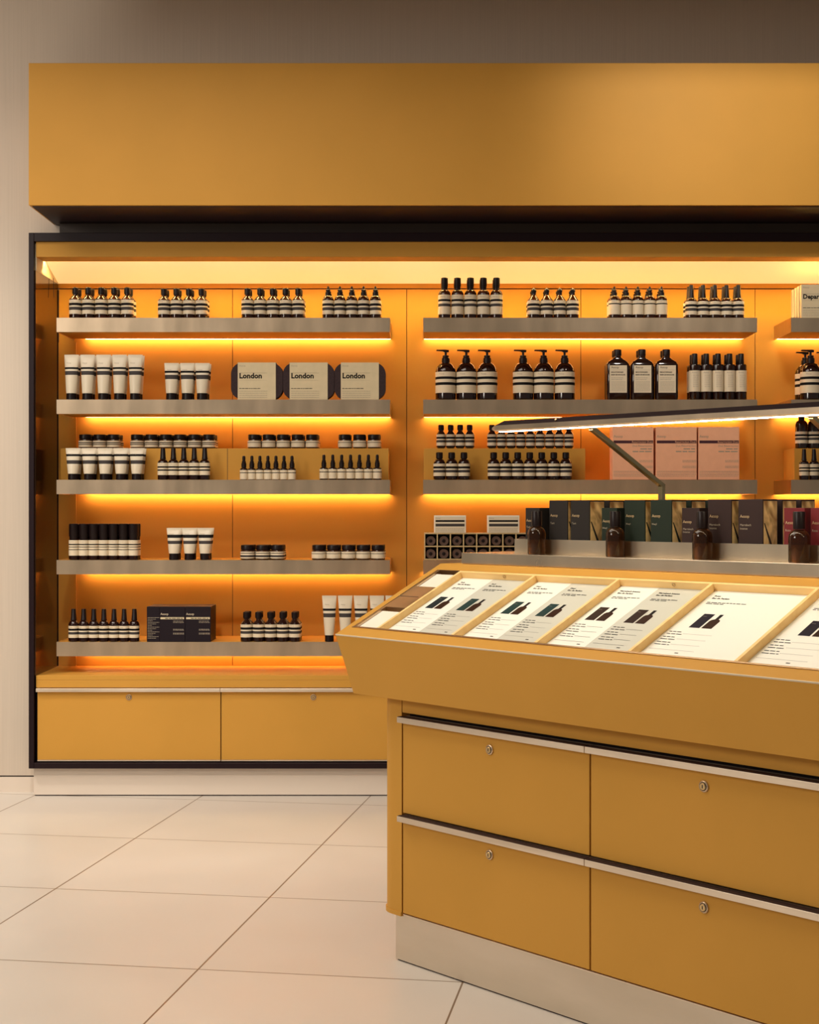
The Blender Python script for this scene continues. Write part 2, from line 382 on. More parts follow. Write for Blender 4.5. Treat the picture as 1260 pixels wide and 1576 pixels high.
def tube(H, wt, wb, cap, dark, blk):
    e = empty('cream_tube'); n = 28; b = MB()
    def ring(z, wx, wy): return [(wx/2*math.cos(2*math.pi*k/n), wy/2*math.sin(2*math.pi*k/n), z) for k in range(n)]
    zs = sorted({cap, cap+.002, H*.4, dark[0]*H, dark[1]*H, blk[0]*H, blk[1]*H, H*.85, H*.92, H*.965, H})
    v = []; fs = []; mm = []
    for z in zs:
        a = (z-cap)/(H-cap); wx = wb*1.02+(wt-wb*1.02)*a**.9; wy = wb*1.0*(1-a**1.7)+.003
        if z > H*.91: wy = .0035
        v += ring(z, wx, wy)
    for i in range(len(zs)-1):
        zc = (zs[i]+zs[i+1])/2/H
        m = 'ink_grey' if dark[0] < zc < dark[1] else ('ink' if blk[0] < zc < blk[1] else 'tube_cream')
        for k in range(n):
            j = (k+1) % n; fs.append((i*n+k, i*n+j, (i+1)*n+j, (i+1)*n+k)); mm.append(m)
    fs.append(tuple(range((len(zs)-1)*n, len(zs)*n))); mm.append('tube_cream')
    b.add(v, fs, mm, True)
    b.text('Aesop', .0075, -wt*.30, H*.80, 'ink_soft', front(-.0125))
    b.build('tube_body', e)
    MB().lathe([(wb/2*.93, 0), (wb/2, .002), (wb/2*.97, cap-.0005)], 'cap_black', n).build('cap', e)
    return e
def jar(R, H, bands, name='cosmetic_jar'):
    e = empty(name); lz = H*.66
    MB().lathe([(R*.90, 0), (R*.97, H*.04), (R, H*.10), (R, H*.55), (R*.95, H*.62), (R*.82, H*.66)], 'jar_glass', 28).build('glass_body', e)
    l = MB(); label_band(l, R, H*.10, H*.56, bands); l.build('label', e)
    MB().lathe([(R*.86, H*.665), (R*.93, H*.69), (R*.93, H*.96), (R*.90, H)], 'cap_black', 28).build('lid', e)
    return e
def rrect(w, h, r, n=6, cx=0, cy=0):
    p = []
    for (sx, sy, a0) in ((1, -1, -90), (1, 1, 0), (-1, 1, 90), (-1, -1, 180)):
        for k in range(n+1):
            a = math.radians(a0+90*k/n); p.append((cx+sx*(w/2-r)+r*math.cos(a), cy+sy*(h/2-r)+r*math.sin(a)))
    return p
def mouthwash():
    e = empty('mouthwash_bottle'); w_, d = .096, .050; b = MB()
    rows = [(w_*.97, d*.96, 0), (w_, d, .003), (w_, d, .147), (w_*.86, d*.86, .160), (w_*.50, d*.62, .171), (.030, .030, .178), (.028, .028, .185)]
    v = []; fs = []; n = 28
    for (a, c, z) in rows: v += [(x, y, z) for x, y in rrect(a, c, min(a, c)*.28)]
    n = len(rrect(1, 1, .1))
    for i in range(len(rows)-1):
        for k in range(n): j = (k+1) % n; fs.append((i*n+k, i*n+j, (i+1)*n+j, (i+1)*n+k))
    fs += [tuple(reversed(range(n))), tuple(range((len(rows)-1)*n, len(rows)*n))]
    b.add(v, fs, 'amber_dark', True); b.build('glass_body', e)
    l = MB().box(-.0365, .0365, -d/2-.001, -d/2+.001, .029, .144, 'cream'); M = front(-d/2-.0013)
    l.text('Aesop', .0125, -.030, .1315, 'ink_grey', M); rule(l, -.030, .033, .1245, .0007, 'ink_soft', M)
    l.text('MOUTHWASH', .0078, -.030, .1125, 'ink', M, bold=True); l.text('BAIN DE BOUCHE', .0073, -.030, .1020, 'ink', M, bold=True)
    for q, y in enumerate((.090, .083)): words(l, -.030, .020, y, .003, 'ink_soft', M, seed=q)
    for q in range(8): words(l, -.030, .031, .074-q*.0052, .0022, 'ink_soft', M, seed=q+3)
    l.build('label', e)
    MB().lathe([(.015, .1855), (.0168, .188), (.0172, .209), (.0155, .213)], 'cap_black', 24).build('cap', e)
    return e
def flat_bottle():
    e = empty('lotion_bottle'); R = .0238
    MB().lathe([(R*.96, 0), (R, .002), (R, .145), (R*.94, .149), (.013, .1495)], 'amber_dark', 28).build('glass_body', e)
    l = MB(); label_band(l, R, .034, .123, PLAIN)
    M = front(-R-.0008)
    for q in range(7): words(l, -.011, .012, .102-q*.008, .0022, 'ink_soft', M, seed=q)
    l.build('label', e)
    MB().lathe([(.0125, .150), (.0128, .1515), (.0122, .193), (.011, .195)], 'cap_black', 24).build('cap', e)
    return e
def kit(w_, h, d, sw, txt, big, sides=False):
    e = empty('travel_kit')
    MB().prism(rrect(w_, h*.985, h*(.06 if sides else .30), 8, 0, h/2), .0015, d-.0015, 'pouch', smooth=True).build('pouch', e, bevel=.004, sharp=60)
    s = MB().box(-sw/2, sw/2, 0, .0012, .0, h, 'sleeve').box(-sw/2, sw/2, d-.0012, d, .0, h, 'sleeve').box(-sw/2, sw/2, .0012, d-.0012, h-.0008, h, 'sleeve')
    if sides: s.box(-sw/2-.0005, -sw/2+.0006, .0012, d*.62, .0, h, 'sleeve').box(sw/2-.0006, sw/2+.0005, .0012, d*.62, .0, h, 'sleeve')
    M = front(-.0006); x = -sw/2+.006
    s.text('Aesop', .0105, x, h*.89, 'ink_soft', M); rule(s, x, sw*.27, h*.715, .0007, 'ink_grey', M); rule(s, x, sw*.27, h*.52, .0005, 'ink_soft', M)
    s.text(txt, big, x, h*.575, 'ink', M, bold=True)
    words(s, x, x+.09, h*.29, .0042, 'ink_grey', M, seed=1)
    for q in range(4): words(s, x, x+.118, h*(.22-.055*q), .003, 'ink_soft', M, seed=q+5)
    s.build('paper_sleeve', e)
    return e
def pink_box():
    w_, h = .172, .222; e = MB().box(-w_/2, w_/2, 0, .10, 0, h, 'pink').build('skincare_box', bevel=.001)
    s = MB(); M = front(-.0006)
    s.text('Aesop', .015, -w_/2+.004, h*.80, 'ink_soft', M)
    rule(s, -w_/2+.004, w_/2-.002, h*.69, .012, 'plum', M)
    M2 = front(-.001)
    s.text('Resurrection Duet', .0115, w_/2-.004, h*.70, 'pink', M2, 'RIGHT')
    s.text('Duo Résurrection', .0115, w_/2-.004, h*.625, 'ink_soft', M, 'RIGHT')
    words(s, w_/2-.056, w_/2-.004, h*.575, .007, 'ink_soft', M, seed=2); words(s, w_/2-.088, w_/2-.004, h*.525, .007, 'ink_soft', M, seed=3)
    for q, y in enumerate((.36, .335, .25, .225)): words(s, w_/2-.06, w_/2-.004, h*y, .0028, 'ink_soft', M, seed=q)
    for q in range(4): words(s, -w_/2+.004, w_/2-.004, h*(.155-.03*q), .0026, 'ink_soft', M, seed=q+8)
    s.build('print', e)
    return e
def black_box(w_, spine=False):
    h = .148; e = MB().box(-w_/2, w_/2, 0, .16, 0, h, 'black_box').build('gift_box', bevel=.001)
    s = MB(); M = front(-.0006)
    if spine:
        for q in range(14): words(s, -w_/2+.004, w_/2-.014*(q % 3), h*(.68-.045*q), .0025, 'ink_soft', M, seed=q)
    else:
        s.text('Aesop', .013, -w_/2+.004, h*.76, 'cream', M); rule(s, -w_/2+.004, w_/2-.004, h*.64, .0085, 'sleeve', M)
        words(s, -w_/2+.024, w_/2-.006, h*.655, .005, 'ink_grey', front(-.001), seed=4)
        for q, y in enumerate((.58, .54, .35, .32, .24, .21)): words(s, w_/2-.05, w_/2-.004, h*y, .0028, 'ink_soft', M, seed=q)
    s.build('print', e)
    return e
def soap_box():
    w_, h = .134, .073; e = MB().box(-w_/2, w_/2, 0, .075, 0, h, 'paper').build('soap_box', bevel=.001)
    s = MB(); M = front(-.0006)
    s.box(-w_/2+.004, w_/2-.004, -.0005, -.0001, 0.001, h-.005, 'cream')
    M = front(-.0009)
    s.text('Aesop', .008, -w_/2+.006, h-.014, 'ink_soft', M)
    rule(s, -w_/2+.006, w_/2-.006, h-.027, .0075, 'ink', M); rule(s, -w_/2+.006, w_/2-.006, h-.046, .011, 'ink_grey', M)
    for q in range(3): words(s, -w_/2+.006, w_/2-.008, h-.056-q*.005, .0025, 'ink_soft', M, seed=q)
    s.build('print', e)
    return e

R1 = .0262
BAY = ['left', 'middle', 'right']
# key: builder, radius or half depth, gap to the row behind
def GX(*xs): return list(xs)
def lin(a, b, n): return [a+(b-a)*i/(n-1) for i in range(n)]
G = []   # (builder, half depth, px centres, shelf index, surface z, rows, look, category, place, row y start)
def grp(build, hd_, xs, shelf, rows, look, cat, place, z=None, y0=None):
    G.append((build, hd_, xs, shelf, rows, look, cat, place, z if z is not None else SZ[shelf]+.0005, y0 or SF+.006))
TL, TM, TR = 'top left shelf', 'top middle shelf', 'top right shelf'
apo = lambda s, R=.0262: (lambda: bottle('amber_bottle', R, .080*s, .101*s, .131*s, 'screw', (.017*s, .077*s), STR, capw=.0135, neck=.010, cone=True))
grp(apo(1), R1, lin(116.2, 196, 5), 0, 2, 'amber bottle with black screw cap', 'bottle', 'far-left cluster, '+TL)
grp(apo(.962, .0255), .0255, lin(252.4, 310.2, 4), 0, 2, 'amber bottle with black screw cap', 'bottle', 'second cluster, '+TL)
grp(apo(.975), R1, lin(381, 459, 5), 0, 2, 'amber bottle with black screw cap', 'bottle', 'third cluster, '+TL)
grp(lambda: bottle('dropper_bottle', .0242, .077, .096, .136, 'dropper', (.016, .074), STR, neck=.0105), .0242, lin(504.8, 577.6, 5), 0, 2, 'amber dropper bottle with pointed tip', 'bottle', TL)
grp(lambda: bottle('toner_bottle', .0262, .104, .120, .172, 'tall', (.016, .098), [('cream', .40), ('ink_grey', .14), ('cream', .12), ('ink', .11), ('cream', .23)], capw=.0145, neck=.012), .0262, lin(683.8, 763.8, 5), 0, 2, 'striped bottle with tall black cap', 'bottle', TM)
grp(lambda: bottle('amber_bottle', .0262, .076, .101, .131, 'ball', (.016, .074), STR, capw=.0120, neck=.0095, cone=True), .0262, lin(821, 881, 4), 0, 2, 'amber bottle with rounded black cap', 'bottle', TM)
grp(lambda: bottle('dropper_bottle', .0245, .077, .096, .135, 'dropper', (.015, .074), [('cream', .72), ('ink', .08), ('cream', .20)], neck=.0105), .0245, lin(945.1, 1017.7, 5), 0, 2, 'plain-label dropper bottle', 'bottle', TM)
grp(lambda: bottle('spray_bottle', .0245, .070, .086, .141, 'spray', (.014, .070), STR, capw=.0115, neck=.0105), .0245, lin(1063.4, 1135.7, 5), 0, 2, 'spray bottle with flared black cap', 'bottle', TM+' right end')
grp(lambda: kit(.182, .140, .043, .185, 'Departure', .0265, True), 0, [1233+.185/2*F/6.346], 0, 4, 'travel kit in Departure sleeve', 'travel kit', TR)
grp(lambda: tube(.191, .062, .044, .027, (.547, .634), (.676, .72)), .022, lin(110.2, 208.3, 5), 1, 2, 'tall cream tube with dark cap', 'tube', 'second left shelf')
grp(lambda: tube(.156, .062, .046, .0275, (.555, .672), (.727, .786)), .023, [264, 288.3, 311.4], 1, 2, 'medium cream tube', 'tube', 'second left shelf middle')
grp(lambda: kit(.217, .156, .062, .160, 'London', .031), 0, [395, 474.8, 553.6], 1, 1, 'black travel kit in London sleeve', 'travel kit', 'second left shelf')
pump = lambda: bottle('pump_bottle', .0432, .122, .158, .214, 'pump', (.029, .118), [('cream', .37), ('ink', .13), ('cream', .15), ('ink', .12), ('cream', .23)], glass='amber_dark', capw=.0165, neck=.014)
grp(pump, .0432, [685.7, 717.4, 749.5], 1, 1, 'pump bottle with striped label', 'pump bottle', 'left trio, second middle shelf')
grp(pump, .0432, [804.8, 836.4, 868.6], 1, 1, 'pump bottle with striped label', 'pump bottle', 'right trio, second middle shelf')
grp(mouthwash, .026, [950, 987.4, 1024.9], 1, 2, 'rectangular mouthwash bottle', 'bottle', 'second middle shelf')
grp(flat_bottle, .0243, lin(1068.6, 1140, 5), 1, 2, 'dark lotion bottle with plain label', 'bottle', 'second middle shelf')
grp(pump, .0432, [1247, 1279], 1, 2, 'pump bottle with striped label', 'pump bottle', 'second right shelf')
jr = lambda b=STR3, R=.0288, H=.060: (lambda: jar(R, H, b))
yR = 6.446
grp(jr(), .0295, [131.4, 153.6, 175.2], 2, 2, 'striped jar with black lid', 'jar', 'trio on left bay riser', ZR, yR)
grp(jr(), .0295, lin(211, 321.7, 6), 2, 2, 'striped jar with black lid', 'jar', 'six on left bay riser', ZR, yR)
grp(jr(FULL), .0295, lin(391.2, 480.5, 5), 2, 2, 'jar with broad cream label', 'jar', 'five on left bay riser', ZR, yR)
grp(jr(FULL), .0295, lin(530.5, 575.7, 3), 2, 2, 'jar with broad cream label', 'jar', 'right end of left riser', ZR, yR)
grp(lambda: tube(.134, .064, .043, .0255, (.50, .615), (.74, .81)), .0215, lin(112.6, 210.7, 5), 2, 2, 'short cream tube', 'tube', 'third left shelf')
grp(lambda: bottle('spray_bottle', .0222, .072, .086, .133, 'spray', (.020, .0715), STR3, glass='amber_dark', capw=.0118, neck=.0095), .0222, lin(250.7, 315, 5), 2, 1, 'dark spray bottle with tall cap', 'bottle', 'third left shelf')
grp(lambda: bottle('serum_bottle', .0166, .044, .050, .102, 'pipette', (.002, .041), FULL, glass='amber_dark', capw=.0105, neck=.008), .0166, lin(375.2, 449.3, 7), 2, 1, 'tiny serum bottle with pipette cap', 'bottle', 'left seven, third left shelf')
grp(lambda: bottle('serum_bottle', .0184, .047, .053, .107, 'pipette', (.005, .045), FULL, glass='amber_dark', capw=.0105, neck=.008), .0184, lin(498.3, 580.5, 7), 2, 1, 'tiny serum bottle with pipette cap', 'bottle', 'right seven, third left shelf')
sm = lambda: bottle('amber_bottle', .0197, .060, .077, .1015, 'screw', (.012, .060), STR, glass='amber_dark', capw=.0125, neck=.010, base_ch=.34, cone=True)
grp(sm, .0197, lin(678.6, 722.6, 4), 2, 1, 'small amber bottle', 'bottle', 'four on middle bay riser', ZR, yR)
grp(sm, .0197, lin(756.7, 875.2, 9), 2, 1, 'small amber bottle', 'bottle', 'nine on middle bay riser', ZR, yR)
sb = lambda: bottle('amber_bottle', .0252, .068, .088, .116, 'screw', (.016, .068), STR, glass='amber_dark', capw=.0145, neck=.011, base_ch=.2)
grp(sb, .0252, lin(676, 713.8, 3), 2, 1, 'squat amber bottle with screw cap', 'bottle', 'left trio, third middle shelf')
grp(sb, .0252, lin(759.5, 870.5, 7), 2, 1, 'squat amber bottle with screw cap', 'bottle', 'row of seven, third middle shelf')
grp(pink_box, 0, [974, 1040.5, 1106], 2, 1, 'pink Resurrection Duet box', 'box', 'third middle shelf')
grp(lambda: bottle('toner_bottle', .0262, .104, .120, .160, 'tall', (.022, .072), STR, glass='amber_dark', capw=.0145, neck=.012), .0262, [1233, 1252, 1271], 2, 1, 'tall dark bottle', 'bottle', 'on right bay riser', ZR, yR)
grp(lambda: bottle('spray_bottle', .020, .070, .080, .130, 'spray', (.018, .066), STR3, glass='amber_dark', capw=.0105, neck=.0095), .020, [1237, 1252.3, 1267.6], 2, 1, 'small spray bottle with tall cap', 'bottle', 'third right shelf')
grp(lambda: bottle('roll_on_bottle', .0211, .082, .0835, .152, 'tall', (.018, .083), [('cream', .36), ('ink', .05), ('cream', .12), ('ink', .05), ('cream', .10), ('ink', .08), ('cream', .24)], glass='amber_dark', capw=.0208, neck=.018), .0211, lin(113.8, 205.5, 7), 3, 2, 'roll-on bottle with long black cap', 'bottle', 'fourth left shelf')
grp(lambda: tube(.134, .064, .043, .027, (.50, .60), (.69, .79)), .0215, [267.9, 291.7, 315.5], 3, 2, 'short cream tube', 'tube', 'fourth left shelf')
grp(jr([('cream', .18), ('ink_grey', .30), ('cream', .24), ('ink', .10), ('cream', .18)], .0305, .062), .0306, [381, 404.3, 426.9], 3, 2, 'jar with thick dark stripes', 'jar', 'fourth left shelf')
grp(jr(FULL, .0305, .062), .0306, lin(490.5, 581.7, 5), 3, 2, 'jar with broad cream label', 'jar', 'fourth left shelf')
grp(lambda: bottle('spray_bottle', .0212, .072, .088, .137, 'spray', (.016, .066), STR, glass='amber_dark', capw=.0115, neck=.0095), .0212, lin(113.3, 206.6, 7), 4, 1, 'dark spray bottle with long cap', 'bottle', 'bottom left shelf')
grp(lambda: black_box(.053, True), 0, [235.5], 4, 1, 'narrow side of black gift box, lined with small print', 'box', 'bottom left shelf')
grp(lambda: black_box(.1075), 0, [265, 304.6], 4, 1, 'black gift box with pale title band', 'box', 'bottom left shelf')
grp(lambda: bottle('amber_bottle', .0250, .074, .096, .124, 'screw', (.018, .072), STR, glass='amber_dark', capw=.0145, neck=.011, cone=True), .0250, lin(379.3, 453.6, 5), 4, 2, 'amber bottle with angular shoulders', 'bottle', 'bottom left shelf')
grp(lambda: tube(.193, .062, .038, .027, (.53, .615), (.67, .72)), .020, lin(506.7, 604.2, 5), 4, 1, 'tall cream tube with dark cap', 'tube', 'bottom left shelf')

def ordinal(i, n):
    if n == 1: return ''
    if i == 0: return 'leftmost'
    if i == n-1: return 'rightmost'
    if n == 3: return 'middle'
    return ORD[i]+' from left'
labels_seen = {}
for gi, (build, hd_, xs, sh, rows, look, cat, place, z, y0) in enumerate(G):
    proto = build(); kids_of(proto); first = True
    gname = f'{look} group, {place}'
    dp = .043 if 'Departure' in look else 0
    for r in range(rows):
        for i, x in enumerate(xs):
            yf = y0+hd_; X = px(x, yf if hd_ else y0)
            Y = yf+r*(2*hd_+.002+dp)
            if first: o = proto; first = False
            else: o = copy_tree(proto)
            o.location = (X, Y, z); 
            od = ordinal(i, len(xs))
            if dp: rw = ['at the front of the stack', 'second in the stack', 'third in the stack', 'rearmost in the stack'][r]
            else: rw = '' if rows == 1 else ('front row' if r == 0 else 'back row')
            lab = ', '.join(q for q in (look, ' '.join(q for q in (od, rw) if q), place) if q)
            tag(o, lab, cat, gname)

# crate of rolls on the fourth middle shelf with two soap boxes on top
cz = SZ[3]+.0005; cx0 = px(652.5, SF+.01); CP = .0553; NC = 9
cr = empty('pigeonhole_crate', (cx0, SF+.008, cz)); tag(cr, 'low wooden pigeonhole crate with two rows of small square cells', 'crate')
W_ = NC*CP; T_ = .0048; CH = .1135; D_ = .15
MB().box(0, W_, D_-.004, D_, 0, CH, 'crate_wood').build('back_board', cr)
for zz in (0, (CH-T_)/2, CH-T_): MB().box(0, W_, 0, D_-.004, zz, zz+T_, 'crate_wood').build('board', cr)
for i in range(NC+1):
    for q in range(2):
        za = T_+q*(CH-T_)/2; MB().box(i*CP-T_/2 if i else 0, i*CP+T_/2 if i else T_, 0, D_-.004, za, za+(CH-3*T_)/2, 'crate_wood').build('divider', cr)
roll = empty('boxed_roll')
MR = Matrix.Rotation(math.pi/2, 4, 'X')
MB().lathe([(.0205, -.11), (.0205, -.002), (.0195, 0), (.0080, -.0005), (.0080, -.004)], 'roll_end', 28, MR).build('roll_body', roll)
MB().lathe([(.0075, -.004), (.0075, .0005), (.006, .001)], 'cap_black', 20, MR).build('hole_plug', roll)
kids_of(roll); first = True
for q in range(2):
    for i in range(NC):
        o = roll if first else copy_tree(roll); first = False
        o.location = (cx0+(i+.5)*CP, SF+.020, cz+T_+.0206+(1-q)*(CH-T_)/2)
        tag(o, f'round dark roll end in the {"upper" if q == 0 else "lower"} crate cell, {ordinal(i, NC)}', 'roll', 'round rolls in the pigeonhole crate')
sbx = soap_box(); kids_of(sbx)
sbx.location = (px(692.3, SF+.02), SF+.012, cz+CH+.0005); tag(sbx, 'cream box with black bands on top of the crate, left one', 'box', 'cream boxes on the crate')
o = copy_tree(sbx); o.location = (px(774.5, SF+.02), SF+.012, cz+CH+.0005); tag(o, 'cream box with black bands on top of the crate, right one', 'box', 'cream boxes on the crate')

# ------------------------------------------------------------------ island counter
A_ = Vector((2070, -2320)).normalized(); TH_ = math.atan2(A_.y, A_.x)
V_ = Vector((-A_.y, A_.x)); C0 = Vector((-.2331, 4.036))
def isl(t, s, z): p = C0+t*A_+s*V_; return (p.x, p.y, z)
RZ = (0, 0, TH_)
def t_at(x, s):                  # t along the island where pixel column x is met at depth s
    r = (x-VX)/F; p = C0+s*V_; return (r*p.y-p.x)/(A_.x-r*A_.y)
TE, MS = 2.30, .62               # length, centre line
ic = empty('island_counter', isl(0, 0, 0), RZ); tag(ic, 'mustard yellow island counter with sloping display top, drawers and steel kick', 'counter')
# plan outline of the body with a rounded left end
def plan(t0, s0, s1, R, n=10):
    p = [(TE, s0), (TE, s1)]
    p += [(t0+R-R*math.sin(a), s1-R+R*math.cos(a)) for a in [math.pi/2*k/n for k in range(n+1)]]
    p += [(t0+R-R*math.cos(a), s0+R-R*math.sin(a)) for a in [math.pi/2*k/n for k in range(n+1)]]
    return p
S0 = .0812; S1 = 2*MS-S0; TB = .08; RB = .06; DT = [.18, .8376, 1.4952, 2.1528]
MB().box(.1305, TE, .1012, 2*MS-.1012, .004, .131, 'kick_steel').box(.1345, TE, .1052, 2*MS-.1052, 0, .004, 'dark_gap_or_shade').build('kick_plate', ic)  # lower dark strip paints the shadow line under the kick
MB().prism(plan(TB, S0+.030, S1, RB), .1335, .703, 'dark_gap_or_shade', axis='z', smooth=True).build('carcass', ic)
end = [(DT[0]-.003, S0), (DT[0]-.003, S0+.05), (.20, S0+.05)]
cp = plan(TB, S0, S1, RB)
endp = [(DT[0]-.003, S0), (DT[0]-.003, S0+.028), (TB+.004+RB, S0+.03)]
# end casing: rounded shell wrapped round the left end
outer = [p for p in cp if p[0] < 1]; outer = [(.9, S1)]+outer+[(DT[0]-.003, S0)]
inner = [(DT[0]-.003, S0+.029)]+[(p[0]+.012, p[1]) for p in reversed(plan(TB, S0+.03, S1-.01, RB)) if p[0] < 1]+[(.9, S1-.01)]
sh = MB(); n = len(outer)
for z0, z1, off in ((.133, .705, 0),):
    v = [(x, y, z0) for x, y in outer]+[(x, y, z1) for x, y in outer]
    sh.add(v, [(i, i+n, i+n+1, i+1) for i in range(n-1)], 'yellow', True)
    sh.add([(DT[0]-.003, S0, z0), (DT[0]-.003, S0+.029, z0), (DT[0]-.003, S0+.029, z1), (DT[0]-.003, S0, z1)], [(0, 1, 2, 3)], 'yellow')
sh.build('end_casing', ic)
lp = MB(); o2 = plan(TB-.008, S0-.002, S1+.004, RB+.008)
lp.prism([p for p in o2 if p[0] < 1 and p[1] < .7]+[(DT[0]-.004, S0-.002), (DT[0]-.004, .7)], .128, .139, 'yellow', axis='z', smooth=True)
lp.build('bottom_lip', ic)
MB().box(DT[0], TE, S0, S0+.020, .664, .705, 'yellow').build('apron', ic)
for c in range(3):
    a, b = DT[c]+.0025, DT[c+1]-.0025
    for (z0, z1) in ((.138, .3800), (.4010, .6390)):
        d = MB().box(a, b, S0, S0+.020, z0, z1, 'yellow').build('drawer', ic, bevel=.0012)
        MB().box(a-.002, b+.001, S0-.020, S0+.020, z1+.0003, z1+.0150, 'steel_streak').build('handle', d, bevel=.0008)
        MB().box(a-.001, b, S0-.0185, S0+.001, z1+.0152, z1+.0162, 'dark_gap_or_shade').build('handle_shade', d)  # dark strip on the handle top, painted in place of shade
        lock(d, Matrix.Translation(((a+b)/2-.003 if c else (a+b)/2, S0-.0002, z1-.0335 if z1 > .5 else z1-.033)) @ Matrix.Rotation(math.pi/2, 4, 'X') @ Matrix.Scale(1.0, 4))
MB().box(DT[0], TE, S0+.002, S0+.012, .1315, .1345, 'steel_streak').build('bottom_trim', ic)

# hopper shaped top
K = .4712; CA = math.atan(K); SP = .3818
zf = .8625; zp = zf+K*SP; sB = 2*MS
RC = .0175+.003                  # recess depth
hp = MB()
tb, sbm = .0372, .0326
# front face, left end, underside, far side
hp.add([(tb, sbm, .705), (TE, sbm, .705), (TE, 0, zf), (0, 0, zf)], [(0, 1, 2, 3)], 'yellow')
hp.add([(tb, sB-sbm, .705), (TE, sB-sbm, .705), (TE, sB, zf), (0, sB, zf)], [(3, 2, 1, 0)], 'yellow')
hp.add([(tb, sB-sbm, .705), (tb, sbm, .705), (0, 0, zf), (0, SP, zp), (0, sB-SP, zp), (0, sB, zf)], [(0, 1, 2, 5), (2, 3, 4, 5)], 'yellow')
hp.add([(TE, sB-sbm, .705), (TE, sbm, .705), (TE, 0, zf), (TE, SP, zp), (TE, sB-SP, zp), (TE, sB, zf)], [(1, 0, 5, 2), (3, 2, 5, 4)], 'yellow')
hp.add([(tb, sbm, .705), (TE, sbm, .705), (TE, sB-sbm, .705), (tb, sB-sbm, .705)], [(3, 2, 1, 0)], 'yellow')
hp.add([(0, SP, zp), (TE, SP, zp), (TE, sB-SP, zp), (0, sB-SP, zp)], [(0, 1, 2, 3)], 'yellow')
hp.add([(0, sB, zf), (TE, sB, zf), (TE, sB-SP, zp), (0, sB-SP, zp)], [(0, 1, 2, 3)], 'yellow')
tz = lambda s: zf+K*s
t0_, t1_, s0_, s1_ = .024, TE-.03, .043, .348
def strip(ta, tb_, sa, sb_, m='yellow'):
    hp.add([(ta, sa, tz(sa)), (tb_, sa, tz(sa)), (tb_, sb_, tz(sb_)), (ta, sb_, tz(sb_))], [(0, 1, 2, 3)], m)
strip(0, TE, 0, s0_); strip(0, TE, s1_, SP); strip(0, t0_, s0_, s1_); strip(t1_, TE, s0_, s1_)
hp.build('hopper_top', ic)
SL = Matrix.Translation((0, 0, zf)) @ Matrix.Rotation(CA, 4, 'X')   # slope frame: x = t, y up the slope, z normal
ca = math.cos(CA)
def sr(s): return s/ca
ND = (.0175+.003)*ca
MB().box(0, TE, -.0012, .0008, -.003, .0006, 'cream', SL).build('edge_highlight', ic)  # pale strip paints the highlight along the top front edge
rc = MB()
rc.box(t0_, t1_, sr(s0_), sr(s1_), -ND-.003, -ND, 'steel', SL)
rc.box(t0_, t1_, sr(s0_), sr(s0_)+.0015, -ND, .0004, 'rim_metal', SL).box(t0_, t1_, sr(s1_)-.0015, sr(s1_), -ND, .0004, 'rim_metal', SL)
rc.box(t0_, t0_+.0015, sr(s0_)+.0015, sr(s1_)-.0015, -ND, .0004, 'rim_metal', SL)
rc.box(t0_, t1_, sr(s0_)-.006, sr(s0_), .0001, .0016, 'rim_metal', SL)
rc.build('recess_pan', ic)
# steel accessory strip with two pockets
ac = MB()
ac.box(t0_+.0015, .116, sr(.148), sr(.258), -ND, -.0006, 'steel', SL)
ac.box(t0_+.0015, .034, sr(s0_)+.0015, sr(.148), -ND, -.0006, 'steel', SL).box(t0_+.0015, .034, sr(.258), sr(s1_)-.0015, -ND, -.0006, 'steel', SL)
ac.build('accessory_plate', ic)
MB().box(t0_+.006, .105, sr(.2035), sr(.205), -.0006, -.0002, 'dark_gap_or_shade', SL).build('slit', ic)
MB().lathe([(.0022, -.0006), (.0022, .002), (.001, .003)], 'brass', 12, SL @ Matrix.Translation((.027, sr(.204), 0))).build('pin', ic)
D0, DP, DW = .119, .2873, .009
DV = [D0+DP*i for i in range(8)]
yb0, yb1 = sr(s0_)+.002, sr(s1_)-.002
for t in DV:
    if t < t1_-.01: MB().box(t, t+DW, yb0, yb1, -ND, .0010, 'wood', SL).build('divider', ic, bevel=.0005)
for i, t in enumerate(DV[:-1]):
    te = min(t+DP, t1_-.002)
    MB().box(t+DW, te, yb1-.008, yb1, -ND, .0008, 'wood', SL).build('back_rail', ic)
    MB().box(t+DW, te, yb0, yb0+.003, -ND, -.006, 'wood', SL).build('front_rail', ic)
    k = MB()
    for q in range(12):
        a0, a1 = 2*math.pi*q/12, 2*math.pi*(q+1)/12
        c_ = Vector((t+DP*.62, yb1-.009, -.006))
        k.cyl(c_+Vector((.0045*math.cos(a0), 0, .0045*math.sin(a0))), c_+Vector((.0045*math.cos(a1), 0, .0045*math.sin(a1))), .0009, 'brass', 6)
    if i in (0, 2, 4): ob = k.build('ring_pull', ic); ob.matrix_local = SL
CWORLD = Matrix.Translation(isl(0, 0, 0)) @ Matrix.Rotation(TH_, 4, 'Z') @ SL
